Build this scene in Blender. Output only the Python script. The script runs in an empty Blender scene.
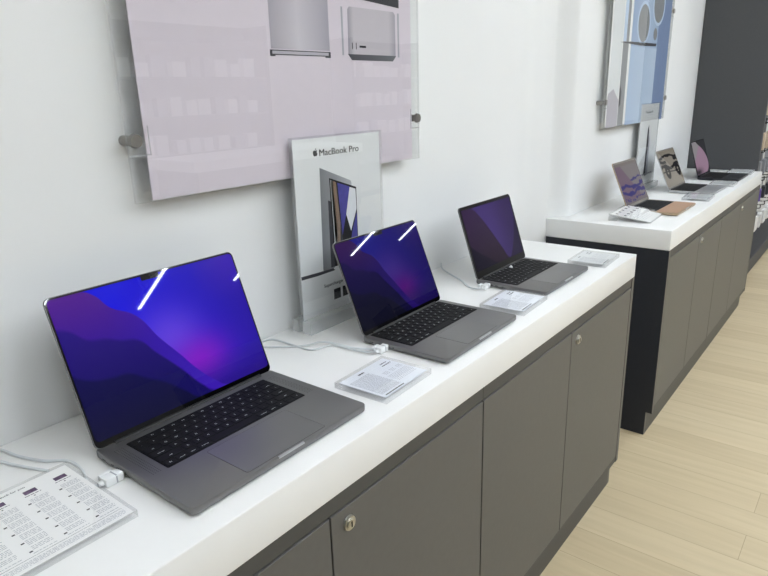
import bpy, bmesh, math, random
from mathutils import Matrix, Vector
random.seed(7)
S = bpy.context.scene
COL = S.collection
PI = math.pi

# ------------------------------------------------------------------ helpers
def lin(*c):
    return tuple(((v/255)/12.92 if v/255 <= .04045 else ((v/255+.055)/1.055)**2.4) for v in c)

def tag(o, label=None, cat=None, group=None, kind=None):
    if label: o['label'] = label
    if cat: o['category'] = cat
    if group: o['group'] = group
    if kind: o['kind'] = kind
    return o

def thing(name, label, cat, loc=(0, 0, 0), rz=0, group=None):
    o = bpy.data.objects.new(name, None)
    o.empty_display_size = .02
    COL.objects.link(o)
    o.location = loc
    o.rotation_euler = (0, 0, rz)
    return tag(o, label, cat, group)

class MB:
    def __init__(s):
        s.bm = bmesh.new(); s.mi = 0
    def _new(s, verts, faces):
        vs = [s.bm.verts.new(v) for v in verts]
        for f in faces:
            try:
                fc = s.bm.faces.new([vs[i] for i in f]); fc.material_index = s.mi
            except ValueError: pass
        return vs
    def box(s, x0, x1, y0, y1, z0, z1, bev=0, seg=2):
        n0 = len(s.bm.verts)
        vs = s._new([(x, y, z) for z in (z0, z1) for y in (y0, y1) for x in (x0, x1)],
                    [(0, 2, 3, 1), (4, 5, 7, 6), (0, 1, 5, 4), (2, 6, 7, 3), (0, 4, 6, 2), (1, 3, 7, 5)])
        if bev:
            es = set(e for v in vs for e in v.link_edges)
            r = bmesh.ops.bevel(s.bm, geom=list(es), offset=bev, segments=seg, profile=.5, affect='EDGES')
            for f in r['faces']: f.material_index = s.mi
        return s
    def levels(s, rings, cap0=True, cap1=True):
        """rings: list of equal-length vertex loops"""
        n = len(rings[0]); L = []
        for r in rings: L.append([s.bm.verts.new(v) for v in r])
        for a, b in zip(L[:-1], L[1:]):
            for i in range(n):
                f = s.bm.faces.new([a[i], a[(i+1) % n], b[(i+1) % n], b[i]]); f.material_index = s.mi
        if cap0: s.bm.faces.new(L[0][::-1]).material_index = s.mi
        if cap1: s.bm.faces.new(L[-1]).material_index = s.mi
        return s
    def prism(s, poly, z0, z1, axis='z'):
        m = {'z': lambda p, h: (p[0], p[1], h), 'y': lambda p, h: (p[0], h, p[1]), 'x': lambda p, h: (h, p[0], p[1])}[axis]
        return s.levels([[m(p, z0) for p in poly], [m(p, z1) for p in poly]])
    def rslab(s, w, d, r, lv, seg=6, cx=0, cy=0):
        """rounded rectangle stacked at levels [(inset, z)]"""
        return s.levels([rrect(w, d, r, i, z, seg, cx, cy) for i, z in lv])
    def cyl(s, c, r, h, axis='z', n=20, r2=None):
        r2 = r if r2 is None else r2
        f = {'z': lambda a, q, t: (c[0]+q*math.cos(a), c[1]+q*math.sin(a), c[2]+t),
             'y': lambda a, q, t: (c[0]+q*math.cos(a), c[1]+t, c[2]+q*math.sin(a)),
             'x': lambda a, q, t: (c[0]+t, c[1]+q*math.cos(a), c[2]+q*math.sin(a))}[axis]
        A = [2*PI*i/n for i in range(n)]
        return s.levels([[f(a, r, 0) for a in A], [f(a, r2, h) for a in A]])
    def tube(s, pts, r, n=8, sub=6):
        P = catmull([Vector(p) for p in pts], sub); R = []
        for i, p in enumerate(P):
            t = (P[min(i+1, len(P)-1)]-P[max(i-1, 0)]).normalized()
            a = t.cross(Vector((0, 0, 1)))
            a = a.normalized() if a.length > 1e-4 else Vector((1, 0, 0))
            b = a.cross(t)
            R.append([p+a*r*math.cos(2*PI*k/n)+b*r*math.sin(2*PI*k/n) for k in range(n)])
        return s.levels(R)
    def quad(s, a, b, c, d): s._new([a, b, c, d], [(0, 1, 2, 3)]); return s
    def mesh(s, mats, smooth=False):
        bmesh.ops.recalc_face_normals(s.bm, faces=s.bm.faces)
        me = bpy.data.meshes.new('m'); s.bm.to_mesh(me); s.bm.free()
        for m in (mats if isinstance(mats, (list, tuple)) else [mats]): me.materials.append(m)
        if smooth:
            for p in me.polygons: p.use_smooth = True
            try: me.set_sharp_from_angle(angle=math.radians(35))
            except Exception: pass
        return me
    def build(s, name, mats, parent=None, loc=(0, 0, 0), rot=(0, 0, 0), smooth=False):
        return obj(name, s.mesh(mats, smooth), parent, loc, rot)

def obj(name, me, parent=None, loc=(0, 0, 0), rot=(0, 0, 0)):
    me.name = name
    o = bpy.data.objects.new(name, me); COL.objects.link(o)
    o.location = loc; o.rotation_euler = rot
    if parent: o.parent = parent
    return o

def rrect(w, d, r, i, z, seg=6, cx=0, cy=0):
    hw, hd = w/2-i, d/2-i; r = max(r-i, .0002); out = []
    for (sx, sy, a0) in ((1, -1, -PI/2), (1, 1, 0), (-1, 1, PI/2), (-1, -1, PI)):
        for k in range(seg+1):
            a = a0+PI/2*k/seg
            out.append((cx+sx*(hw-r)+r*math.cos(a), cy+sy*(hd-r)+r*math.sin(a), z))
    return out

def catmull(P, n):
    if len(P) < 3: return P
    Q = [P[0]*2-P[1]]+P+[P[-1]*2-P[-2]]; out = []
    for i in range(1, len(Q)-2):
        for k in range(n):
            t = k/n; a, b, c, d = Q[i-1:i+3]
            out.append(.5*((2*b)+(c-a)*t+(2*a-5*b+4*c-d)*t*t+(3*b-a-3*c+d)*t**3))
    return out+[P[-1]]

_tx = {}
def text_faces(txt, size):
    """flat lettering as (verts, faces) in the xy plane, origin at the left of the baseline"""
    k = (txt, size)
    if k not in _tx:
        cu = bpy.data.curves.new('t', 'FONT'); cu.body = txt; cu.size = size; cu.resolution_u = 3
        ob = bpy.data.objects.new('t', cu); COL.objects.link(ob)
        bpy.context.view_layer.update()
        me = bpy.data.meshes.new_from_object(ob)
        _tx[k] = ([tuple(v.co) for v in me.vertices], [tuple(p.vertices) for p in me.polygons])
        bpy.data.objects.remove(ob); bpy.data.curves.remove(cu); bpy.data.meshes.remove(me)
    return _tx[k]

def add_text(mb, txt, size, f, anchor='l', bold=0.0, fit=None):
    v, fc = text_faces(txt, size)
    x0 = min(p[0] for p in v); x1 = max(p[0] for p in v)
    k = fit/(x1-x0) if fit else 1
    dx = {'l': -x0, 'c': -(x0+x1)/2, 'r': -x1}[anchor]
    for sx in ((-bold, 0, bold) if bold else (0,)):       # strokes thickened by stacking shifted copies
        mb._new([f((p[0]+dx)*k+sx, p[1]) for p in v], fc)

def words(mb, f, x0, x1, y, h, dens=1.0):
    """one line of fine print as word-length bars; f maps (x, y) to 3D"""
    x = x0
    while x < x1-.001:
        w = min(random.uniform(.002, .007), x1-x)
        mb.quad(f(x, y), f(x+w, y), f(x+w, y+h), f(x, y+h)); x += w+random.uniform(.0008, .0016)

# ------------------------------------------------------------------ materials
def mat(name):
    m = bpy.data.materials.new(name); m.use_nodes = True
    nt = m.node_tree
    return m, nt, nt.nodes['Principled BSDF']

def plain(name, rgb, rough=.5, metal=0, spec=.5, var=.04, vs=40, bump=0, bs=300, coat=0):
    m, nt, b = mat(name); c = lin(*rgb)
    n = nt.nodes.new('ShaderNodeTexNoise'); n.inputs['Scale'].default_value = vs
    tc = nt.nodes.new('ShaderNodeTexCoord'); nt.links.new(tc.outputs['Object'], n.inputs['Vector'])
    r = nt.nodes.new('ShaderNodeValToRGB')
    r.color_ramp.elements[0].position = .3; r.color_ramp.elements[1].position = .7
    r.color_ramp.elements[0].color = (*[v*(1-var) for v in c], 1); r.color_ramp.elements[1].color = (*[min(1, v*(1+var)) for v in c], 1)
    nt.links.new(n.outputs['Fac'], r.inputs['Fac']); nt.links.new(r.outputs['Color'], b.inputs['Base Color'])
    b.inputs['Roughness'].default_value = rough; b.inputs['Metallic'].default_value = metal
    b.inputs['Specular IOR Level'].default_value = spec; b.inputs['Coat Weight'].default_value = coat
    if bump:
        n2 = nt.nodes.new('ShaderNodeTexNoise'); n2.inputs['Scale'].default_value = bs
        nt.links.new(tc.outputs['Object'], n2.inputs['Vector'])
        bp = nt.nodes.new('ShaderNodeBump'); bp.inputs['Strength'].default_value = bump; bp.inputs['Distance'].default_value = .0005
        nt.links.new(n2.outputs['Fac'], bp.inputs['Height']); nt.links.new(bp.outputs['Normal'], b.inputs['Normal'])
    return m

def emit(name, rgb, st):
    m, nt, b = mat(name)
    b.inputs['Base Color'].default_value = (.8, .8, .8, 1)
    b.inputs['Emission Color'].default_value = (*lin(*rgb), 1); b.inputs['Emission Strength'].default_value = st
    return m

def thin_clear(name, tint=(1, 1, 1), haze=0.0, hazecol=(235, 240, 240), refl=.045, rough=.0):
    """thin clear sheet: straight see-through plus a Schlick surface reflection; haze = frosted share (cut edges)"""
    m = bpy.data.materials.new(name); m.use_nodes = True; nt = m.node_tree; nt.nodes.clear()
    N = nt.nodes.new; L = nt.links.new
    out = N('ShaderNodeOutputMaterial'); tr = N('ShaderNodeBsdfTransparent'); tr.inputs['Color'].default_value = (*tint, 1)
    gl = N('ShaderNodeBsdfGlossy'); gl.inputs['Roughness'].default_value = rough
    lw = N('ShaderNodeLayerWeight'); lw.inputs['Blend'].default_value = .5
    p = N('ShaderNodeMath'); p.operation = 'POWER'; p.inputs[1].default_value = 5; L(lw.outputs['Facing'], p.inputs[0])
    mu = N('ShaderNodeMath'); mu.operation = 'MULTIPLY_ADD'; mu.inputs[1].default_value = .9; mu.inputs[2].default_value = refl; L(p.outputs[0], mu.inputs[0])
    mx = N('ShaderNodeMixShader'); L(mu.outputs[0], mx.inputs[0]); L(gl.outputs[0], mx.inputs[2])
    if haze:
        df = N('ShaderNodeBsdfDiffuse'); df.inputs['Color'].default_value = (*lin(*hazecol), 1)
        tl = N('ShaderNodeBsdfTranslucent'); tl.inputs['Color'].default_value = (*lin(*hazecol), 1)
        m0 = N('ShaderNodeMixShader'); m0.inputs[0].default_value = .5; L(df.outputs[0], m0.inputs[1]); L(tl.outputs[0], m0.inputs[2])
        m1 = N('ShaderNodeMixShader'); m1.inputs[0].default_value = haze; L(tr.outputs[0], m1.inputs[1]); L(m0.outputs[0], m1.inputs[2])
        L(m1.outputs[0], mx.inputs[1])
    else: L(tr.outputs[0], mx.inputs[1])
    L(mx.outputs[0], out.inputs['Surface'])
    return m

M = {}
M['wall'] = plain('white_wall_paint', (230, 231, 230), .55, spec=.3, var=.012, vs=3, bump=.05, bs=220)
M['ceiling'] = plain('white_ceiling', (236, 236, 234), .9, var=.01)
M['worktop'] = plain('white_solid_surface', (239, 239, 237), .28, spec=.4, var=.008, vs=12)
M['door'] = plain('grey_laminate', (92, 91, 88), .42, spec=.42, var=.03, vs=60, bump=.06, bs=500)
M['rail'] = plain('dark_grey_laminate', (72, 72, 71), .45, spec=.4, var=.03, vs=60)
M['endpanel'] = plain('shade_darkened_laminate', (46, 48, 53), .5, spec=.25, var=.03, vs=60)  # dark laminate; colour also holds part of the shade between the counters
M['void'] = plain('dark_interior', (28, 28, 28), .8, spec=.1)
M['steel'] = plain('brushed_steel', (190, 188, 180), .3, metal=1, var=.06, vs=300)
M['standoff'] = plain('satin_steel_standoff', (152, 149, 145), .38, metal=1, var=.06, vs=300)
M['slot'] = plain('black_slot', (12, 12, 12), .6, spec=.2)
M['alu'] = plain('space_grey_aluminium', (128, 127, 127), .42, metal=.75, var=.02, vs=900, bump=.03, bs=2500)
M['trackpad'] = plain('trackpad_glass', (131, 130, 130), .40, metal=.72, var=.01, vs=900)
M['alu_gold'] = plain('pale_gold_aluminium', (176, 156, 130), .4, metal=.7, var=.02, vs=900)
M['palm_gold'] = plain('copper_pink_film', (176, 141, 114), .5, metal=.1, var=.03, vs=200)
M['alu_silver'] = plain('silver_aluminium', (190, 191, 193), .38, metal=.75, var=.02, vs=900)
M['alu_dark'] = plain('midnight_aluminium', (52, 53, 57), .4, metal=.6, var=.02, vs=900)
M['key'] = plain('black_key_plastic', (15, 15, 17), .6, spec=.22, var=.05, vs=400)
M['well'] = plain('black_keyboard_well', (10, 10, 11), .6, spec=.2, var=.05, vs=400)
M['legend'] = plain('white_key_legend', (205, 208, 212), .6, var=.01)
M['bezel'] = plain('black_bezel_glass', (6, 6, 7), .03, spec=.5, var=.02)
M['bezel_grey'] = plain('brown_grey_bezel', (112, 106, 99), .3, spec=.4, var=.02)
M['grille'] = plain('drilled_grille', (80, 80, 82), .5, metal=.6, var=.02)
M['hinge'] = plain('black_hinge_plastic', (26, 26, 28), .45, spec=.4, var=.03)
M['white_plastic'] = plain('white_plastic', (236, 238, 238), .35, spec=.5, var=.01)
M['cable'] = plain('pale_grey_cable', (214, 218, 220), .45, spec=.4, var=.02)
M['paper'] = plain('white_paper', (244, 244, 242), .7, spec=.3, var=.008)
M['paper_blue'] = plain('pale_blue_paper', (236, 240, 246), .7, spec=.3, var=.008)
M['grey_paper'] = plain('pale_grey_paper', (226, 229, 229), .7, spec=.3, var=.01)
M['print_grey'] = plain('grey_print', (168, 170, 176), .7, spec=.2)
M['print_dark'] = plain('dark_print', (60, 60, 66), .7, spec=.2)
M['print_ink'] = plain('black_print', (28, 28, 30), .7, spec=.2)
M['print_mauve'] = plain('mauve_print', (96, 74, 104), .7, spec=.2, var=.35, vs=160)
M['poster'] = plain('lavender_grey_paper', (217, 208, 216), .6, spec=.3, var=.008)
M['silver_print'] = plain('silver_print', (184, 180, 188), .6, spec=.3, var=.01)
M['clear'] = thin_clear('clear_acrylic')
M['clear_strong'] = thin_clear('clear_acrylic_sheet', tint=(.985, .99, .99), refl=.085)
M['edge'] = thin_clear('polished_acrylic_edge', haze=.2, hazecol=(254, 255, 255), refl=.10, rough=.12)
M['block'] = thin_clear('clear_acrylic_block', tint=(.985, .99, .99), haze=.34, hazecol=(252, 254, 254), refl=.07, rough=.05)
M['charcoal'] = plain('charcoal_painted_panel', (76, 77, 79), .55, spec=.35, var=.02, vs=80)
M['rack'] = plain('dark_grey_steel', (58, 59, 62), .5, spec=.4, var=.03)
M['box_white'] = plain('white_carton', (222, 222, 220), .5, var=.02)
M['box_tan'] = plain('tan_carton', (188, 170, 148), .55, var=.03)
M['box_purple'] = plain('purple_carton', (92, 72, 140), .5, var=.03)
M['box_grey'] = plain('grey_carton', (128, 130, 136), .5, var=.03)
M['box_dark'] = plain('dark_carton', (54, 56, 62), .5, var=.03)
M['lamp'] = emit('lit_diffuser', (237, 245, 255), 96)
M['lamp_body'] = plain('white_enamel', (235, 235, 235), .4, var=.01)

def grad_print(name, stops, axis='X', rough=.6):
    """printed picture tone running across a sheet (generated coordinates)"""
    m, nt, b = mat(name)
    tc = nt.nodes.new('ShaderNodeTexCoord'); sp = nt.nodes.new('ShaderNodeSeparateXYZ'); nt.links.new(tc.outputs['Generated'], sp.inputs[0])
    r = nt.nodes.new('ShaderNodeValToRGB'); e = r.color_ramp.elements
    while len(e) < len(stops): e.new(.5)
    for i, (p, c) in enumerate(stops): e[i].position = p; e[i].color = (*lin(*c), 1)
    nt.links.new(sp.outputs[axis], r.inputs['Fac']); nt.links.new(r.outputs['Color'], b.inputs['Base Color'])
    b.inputs['Roughness'].default_value = rough; b.inputs['Specular IOR Level'].default_value = .25
    return m
M['print_metal'] = grad_print('printed_brushed_metal', [(0, (168, 163, 172)), (.45, (205, 200, 206)), (1, (165, 161, 172))])
M['print_box'] = grad_print('printed_silver_box', [(0, (150, 146, 156)), (.12, (196, 190, 196)), (.85, (196, 190, 196)), (1, (160, 156, 166))])
M['print_box_base'] = grad_print('printed_dark_base', [(0, (74, 74, 80)), (1, (110, 112, 116))])
M['print_lidgrey'] = grad_print('printed_grey_lid', [(0, (120, 122, 126)), (1, (176, 178, 181))])
M['print_blue'] = grad_print('printed_pale_blue', [(0, (150, 174, 208)), (.5, (178, 196, 220)), (1, (160, 182, 212))])
M['print_blue2'] = plain('printed_mid_blue', (122, 142, 178), .6, spec=.2, var=.03)
M['print_blue3'] = grad_print('printed_light_blue', [(0, (172, 194, 220)), (1, (192, 208, 228))])
M['print_lens'] = plain('printed_lens_grey', (138, 140, 142), .6, spec=.2, var=.05)
M['print_ring'] = plain('printed_lens_ring', (196, 214, 236), .6, spec=.2, var=.02)

# oak planks: boards run along y, 139 mm wide
def floor_mat():
    m, nt, b = mat('light_oak_planks'); N = nt.nodes.new; L = nt.links.new
    tc = N('ShaderNodeTexCoord'); sp = N('ShaderNodeSeparateXYZ'); L(tc.outputs['Object'], sp.inputs[0])
    ax = N('ShaderNodeMath'); ax.operation = 'ADD'; ax.inputs[1].default_value = .43+12
    ay = N('ShaderNodeMath'); ay.operation = 'ADD'; ay.inputs[1].default_value = -1.377+.139*80
    L(sp.outputs['Y'], ax.inputs[0]); L(sp.outputs['X'], ay.inputs[0])
    cb = N('ShaderNodeCombineXYZ'); L(ax.outputs[0], cb.inputs[0]); L(ay.outputs[0], cb.inputs[1])
    br = N('ShaderNodeTexBrick'); L(cb.outputs[0], br.inputs['Vector'])
    br.offset = .5; br.offset_frequency = 2; br.inputs['Scale'].default_value = 1
    br.inputs['Brick Width'].default_value = 1.2; br.inputs['Row Height'].default_value = .139
    br.inputs['Mortar Size'].default_value = .0009; br.inputs['Mortar Smooth'].default_value = .2; br.inputs['Bias'].default_value = 0
    br.inputs['Color1'].default_value = (*lin(205, 189, 156), 1); br.inputs['Color2'].default_value = (*lin(194, 177, 144), 1)
    br.inputs['Mortar'].default_value = (*lin(160, 142, 112), 1)
    gm = N('ShaderNodeMapping'); gm.inputs['Scale'].default_value = (1.6, 26, 1); L(cb.outputs[0], gm.inputs['Vector'])
    gn = N('ShaderNodeTexNoise'); gn.inputs['Scale'].default_value = 1.5; gn.inputs['Detail'].default_value = 6; gn.inputs['Distortion'].default_value = .6
    L(gm.outputs[0], gn.inputs['Vector'])
    r = N('ShaderNodeValToRGB'); r.color_ramp.elements[0].position = .25; r.color_ramp.elements[1].position = .75
    r.color_ramp.elements[0].color = (.93, .92, .90, 1); r.color_ramp.elements[1].color = (1.06, 1.06, 1.06, 1); L(gn.outputs['Fac'], r.inputs['Fac'])
    mx = N('ShaderNodeMix'); mx.data_type = 'RGBA'; mx.blend_type = 'MULTIPLY'; mx.inputs['Factor'].default_value = 1
    L(br.outputs['Color'], mx.inputs['A']); L(r.outputs['Color'], mx.inputs['B']); L(mx.outputs['Result'], b.inputs['Base Color'])
    b.inputs['Roughness'].default_value = .48; b.inputs['Specular IOR Level'].default_value = .35
    return m
M['floor'] = floor_mat()

# ------------------------------------------------------------------ screens (lit LCDs with node-made wallpapers)
class NG:
    """tiny expression builder over shader math nodes"""
    def __init__(s, nt): s.nt = nt
    def m(s, op, *a, clamp=False):
        n = s.nt.nodes.new('ShaderNodeMath'); n.operation = op; n.use_clamp = clamp
        for i, x in enumerate(a):
            if isinstance(x, (int, float)): n.inputs[i].default_value = x
            else: s.nt.links.new(x, n.inputs[i])
        return n.outputs[0]
    def curve(s, x, pts):
        n = s.nt.nodes.new('ShaderNodeFloatCurve'); c = n.mapping.curves[0]
        c.points[0].location = pts[0]; c.points[1].location = pts[-1]
        for p in pts[1:-1]: c.points.new(*p)
        n.mapping.update(); s.nt.links.new(x, n.inputs['Value']); return n.outputs[0]
    def step(s, a, b, soft):          # 1 where a > b
        return s.m('MULTIPLY_ADD', s.m('SUBTRACT', a, b), 1/soft, .5, clamp=True)
    def mix(s, f, a, b):
        n = s.nt.nodes.new('ShaderNodeMix'); n.data_type = 'RGBA'
        if isinstance(f, (int, float)): n.inputs['Factor'].default_value = f
        else: s.nt.links.new(f, n.inputs['Factor'])
        for k, x in (('A', a), ('B', b)):
            if isinstance(x, tuple): n.inputs[k].default_value = (*x, 1)
            else: s.nt.links.new(x, n.inputs[k])
        return n.outputs['Result']
    def gauss(s, u, v, cu, cv, ru, rv):
        a = s.m('POWER', s.m('DIVIDE', s.m('ABSOLUTE', s.m('SUBTRACT', u, cu)), ru), 2)
        b = s.m('POWER', s.m('DIVIDE', s.m('ABSOLUTE', s.m('SUBTRACT', v, cv)), rv), 2)
        return s.m('EXPONENT', s.m('MULTIPLY', s.m('ADD', a, b), -1))
    def noise(s, vec, sc):
        n = s.nt.nodes.new('ShaderNodeTexNoise'); n.inputs['Scale'].default_value = sc; s.nt.links.new(vec, n.inputs['Vector']); return n.outputs['Fac']

def screen_mat(name, paint, strength, tint=(1, 1, 1), rough=.02, spec=.22):
    m, nt, b = mat(name); g = NG(nt)
    uv = nt.nodes.new('ShaderNodeUVMap'); sp = nt.nodes.new('ShaderNodeSeparateXYZ'); nt.links.new(uv.outputs[0], sp.inputs[0])
    c = paint(g, sp.outputs['X'], sp.outputs['Y'], uv.outputs[0])
    mx = nt.nodes.new('ShaderNodeMix'); mx.data_type = 'RGBA'; mx.blend_type = 'MULTIPLY'; mx.inputs['Factor'].default_value = 1
    nt.links.new(c, mx.inputs['A']); mx.inputs['B'].default_value = (*tint, 1)
    nt.links.new(mx.outputs['Result'], b.inputs['Emission Color']); b.inputs['Emission Strength'].default_value = strength
    b.inputs['Base Color'].default_value = (.004, .004, .005, 1); b.inputs['Roughness'].default_value = rough; b.inputs['Specular IOR Level'].default_value = spec
    return m

def hills(g, u, v, vec):
    b1 = g.curve(u, [(0, 1), (.16, 1), (.21, .95), (.26, .845), (.36, .745), (.443, .529), (.523, .347), (.577, .217), (.655, .076), (.72, 0), (1, 0)])
    b2 = g.curve(u, [(0, .80), (.05, .765), (.12, .67), (.19, .645), (.26, .60), (.33, .57), (.40, .44), (.5, .25), (.58, .08), (.64, 0), (1, 0)])
    b3 = g.curve(u, [(0, .47), (.08, .40), (.16, .375), (.24, .36), (.31, .29), (.40, .20), (.48, .09), (.55, 0), (1, 0)])
    sky = g.mix(g.step(u, .66, .75), lin(18, 16, 222), lin(42, 22, 160))
    sky = g.mix(g.m('MULTIPLY', g.step(u, .82, .2), g.step(v, .8, .3)), sky, lin(58, 30, 178))
    sky = g.mix(g.m('MULTIPLY', g.gauss(u, v, .50, .50, .17, .22), .75), sky, lin(104, 72, 226))
    sky = g.mix(g.m('MULTIPLY', g.gauss(u, v, .61, .27, .16, .17), .85), sky, lin(134, 26, 196))
    sky = g.mix(g.step(.10, v, .35), sky, lin(40, 18, 116))
    h1 = g.mix(g.step(v, .78, .5), lin(42, 15, 150), lin(82, 24, 142))
    h1 = g.mix(g.step(u, .42, .4), h1, lin(58, 24, 176))
    h2 = g.mix(g.step(v, .5, .6), lin(17, 9, 90), lin(36, 13, 128))
    h3 = g.mix(g.step(v, .22, .4), lin(9, 9, 52), lin(14, 10, 76))
    c = g.mix(g.step(b1, v, .012), sky, h1)
    c = g.mix(g.step(b2, v, .03), c, h2)
    return g.mix(g.step(b3, v, .03), c, h3)

def ridge(g, u, v, vec):         # dimmer view of a similar picture, seen on the third screen
    b1 = g.curve(u, [(0, 1), (.18, 1), (.3, .85), (.45, .55), (.6, .2), (.7, 0), (1, 0)])
    sky = g.mix(g.step(u, .62, .5), lin(76, 58, 156), lin(58, 40, 122))
    sky = g.mix(g.m('MULTIPLY', g.gauss(u, v, .48, .5, .2, .5), .5), sky, lin(88, 70, 176))
    sky = g.mix(g.step(u, g.curve(v, [(0, .72), (.25, .86), (.5, .95), (.7, 1), (1, 1)]), .02), sky, lin(38, 26, 84))
    h1 = g.mix(g.step(v, .5, .8), lin(48, 34, 66), lin(64, 44, 102))
    c = g.mix(g.step(b1, v, .05), sky, h1)
    return g.mix(g.step(g.curve(u, [(0, .42), (.12, .28), (.3, .12), (.45, 0), (1, 0)]), v, .03), c, lin(22, 16, 52))

def wave(g, u, v, c0, amp, k, ph, w, ns=None, na=.05):
    y = g.m('MULTIPLY_ADD', g.m('SINE', g.m('MULTIPLY_ADD', u, k, ph)), amp, c0)
    if ns is not None: y = g.m('MULTIPLY_ADD', g.m('SUBTRACT', ns, .5), na*4, y)
    return g.step(w, g.m('ABSOLUTE', g.m('SUBTRACT', v, y)), .02)

def blue_bands(g, u, v, vec):
    n = g.noise(vec, 5.5)
    diag = g.step(v, g.m('MULTIPLY_ADD', u, -1.5, 1.28), .05)
    c = g.mix(diag, lin(110, 88, 108), lin(124, 118, 120))
    c = g.mix(g.step(v, .93, .03), c, lin(120, 112, 108))
    c = g.mix(g.step(.08, v, .03), c, lin(112, 104, 110))
    for a in ((.40, .035, 7, .3, .042), (.25, .04, 9, 1.2, .042), (.10, .03, 8, 2.2, .028), (.57, .03, 8, 0, .02)):
        k = wave(g, u, v, *a, ns=n)
        if a[0] > .5: k = g.m('MULTIPLY', k, g.step(u, .48, .03))
        if a[0] < .12: k = g.m('MULTIPLY', k, g.step(g.noise(vec, 16), .5, .1))
        c = g.mix(k, c, lin(24, 8, 112))
    return c

def black_bands(g, u, v, vec):
    n = g.noise(vec, 5)
    c = g.mix(g.step(v, .9, .1), lin(138, 132, 122), lin(128, 122, 110))
    for a in ((.82, .035, 5.5, -.8, .032), (.70, .03, 6.5, 2.4, .045), (.54, .045, 8.5, .4, .045)):
        k = wave(g, u, v, *a, ns=n, na=.03)
        if a[0] == .70: k = g.m('MULTIPLY', k, g.step(g.m('ABSOLUTE', g.m('SUBTRACT', u, .55)), .22, .04))
        c = g.mix(k, c, lin(24, 22, 24))
    for cu in (.26, .86):
        dx = g.m('MULTIPLY', g.m('SUBTRACT', u, cu), 1.45); dy = g.m('SUBTRACT', v, .40)
        r = g.m('SQRT', g.m('ADD', g.m('MULTIPLY', dx, dx), g.m('MULTIPLY', dy, dy)))
        c = g.mix(g.step(.065, g.m('ABSOLUTE', g.m('SUBTRACT', r, .13)), .02), c, lin(24, 22, 24))
    return g.mix(wave(g, u, v, .40, .02, 5, 1, .018), c, lin(34, 30, 32))

def pink_sail(g, u, v, vec):
    e = g.curve(v, [(0, .78), (.15, .95), (.35, .98), (.55, .88), (.75, .68), (.92, .40), (1, .30)])
    pk = g.mix(g.step(v, g.m('MULTIPLY_ADD', u, .9, .42), .1), lin(150, 122, 142), lin(138, 134, 138))
    pk = g.mix(g.gauss(u, v, .12, .07, .3, .12), pk, lin(34, 32, 36))
    return g.mix(g.step(e, u, .03), lin(40, 40, 43), pk)

M['scr_16'] = screen_mat('lit_screen_vivid_blue', hills, .92)
M['scr_14'] = screen_mat('lit_screen_blue_violet', hills, .3, (1.0, .95, .85))
M['scr_13'] = screen_mat('lit_screen_dusky_violet', ridge, .55, (1.1, .98, .74))
M['scr_blue'] = screen_mat('lit_screen_blue_bands', blue_bands, .74, spec=.1)
M['scr_black'] = screen_mat('lit_screen_black_bands', black_bands, .82, spec=.1)
M['scr_pink'] = screen_mat('lit_screen_pink_sail', pink_sail, .85, spec=.15)

# ------------------------------------------------------------------ the setting
H, T = .8685, .0767                     # counter height, worktop thickness
YA, YR, YB = .4516, .5011, .4386        # wall faces: near bay, recess, far bay
ZC = 2.78
def struct(name, mb, m, sm=False):
    o = mb.build(name, m, smooth=sm); o['kind'] = 'structure'; return o
struct('floor', MB().box(-3.2, 9.2, -6.2, .62, -.05, 0), M['floor'])
struct('ceiling', MB().box(-3.2, 9.2, -6.2, .62, ZC, ZC+.05), M['ceiling'])
struct('wall_left', MB().prism([(-3.2, YA)]+[(1.69+.26*k/10, YA+(YR-YA)*(.5-.5*math.cos(PI*k/10))) for k in range(11)]+[(2.10+.09*k/10, YR+(YB-YR)*(.5-.5*math.cos(PI*k/10))) for k in range(11)]+[(9.2, YB), (9.2, .62), (-3.2, .62)], 0, ZC), M['wall'], True)
struct('wall_right', MB().box(-3.2, 9.2, -6.25, -6.2, 0, ZC), M['wall'])
struct('wall_near', MB().box(-3.25, -3.2, -6.2, .62, 0, ZC), M['wall'])
struct('wall_far', MB().box(9.2, 9.25, -6.2, .62, 0, ZC), M['wall'])

# ceiling battens: one every metre, running across the aisle
for i, x in enumerate((-.5, .42, 1.36, 2.28, 3.29, 4.2, 5.1, 6.07, 7.0)):
    for y0, y1 in ((-3.36, -1.95), (-1.6, -.5)):  # row nearer the counter is unseen, added to shape the overhead light
        t = thing('ceiling_light', 'slim white linear batten light hanging below the ceiling, far row mirrored as a streak, near row unseen and added', 'light', (x, (y0+y1)/2, 2.6), 0, 'ceiling batten lights')
        h = (y1-y0)/2
        MB().box(-.017, .017, -h, h, .006, .04, .004).box(-.006, .006, -h*.7-.006, -h*.7+.006, .04, ZC-2.6).box(-.006, .006, h*.7-.006, h*.7+.006, .04, ZC-2.6).build('housing', M['lamp_body'], t)
        MB().box(-.013, .013, -h+.004, h-.004, 0, .006).build('diffuser', M['lamp'], t)

# ------------------------------------------------------------------ counters
def worktop(poly, label):
    x0 = min(p[0] for p in poly)
    mb = MB(); mb.prism(poly, H-T, H)
    bmesh.ops.recalc_face_normals(mb.bm, faces=mb.bm.faces)
    bmesh.ops.bevel(mb.bm, geom=list(mb.bm.edges), offset=.0022, segments=3, profile=.5, affect='EDGES')
    return tag(mb.build('worktop', M['worktop'], smooth=True), label, 'worktop')
worktop([(-.62, 0), (1.6832, 0), (1.6832, YA-.0005), (-.62, YA-.0005)], 'long white worktop in the foreground holding the three dark grey laptops')
worktop([(2.0963, 0), (4.107, 0), (4.107, YB-.0005), (2.189, YB-.0005), (2.157, YB+.017), (2.132, YB+.045), (2.101, YR-.0005), (2.0963, YR-.0005)], 'white worktop of the far counter, ending at the charcoal panel')

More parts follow.
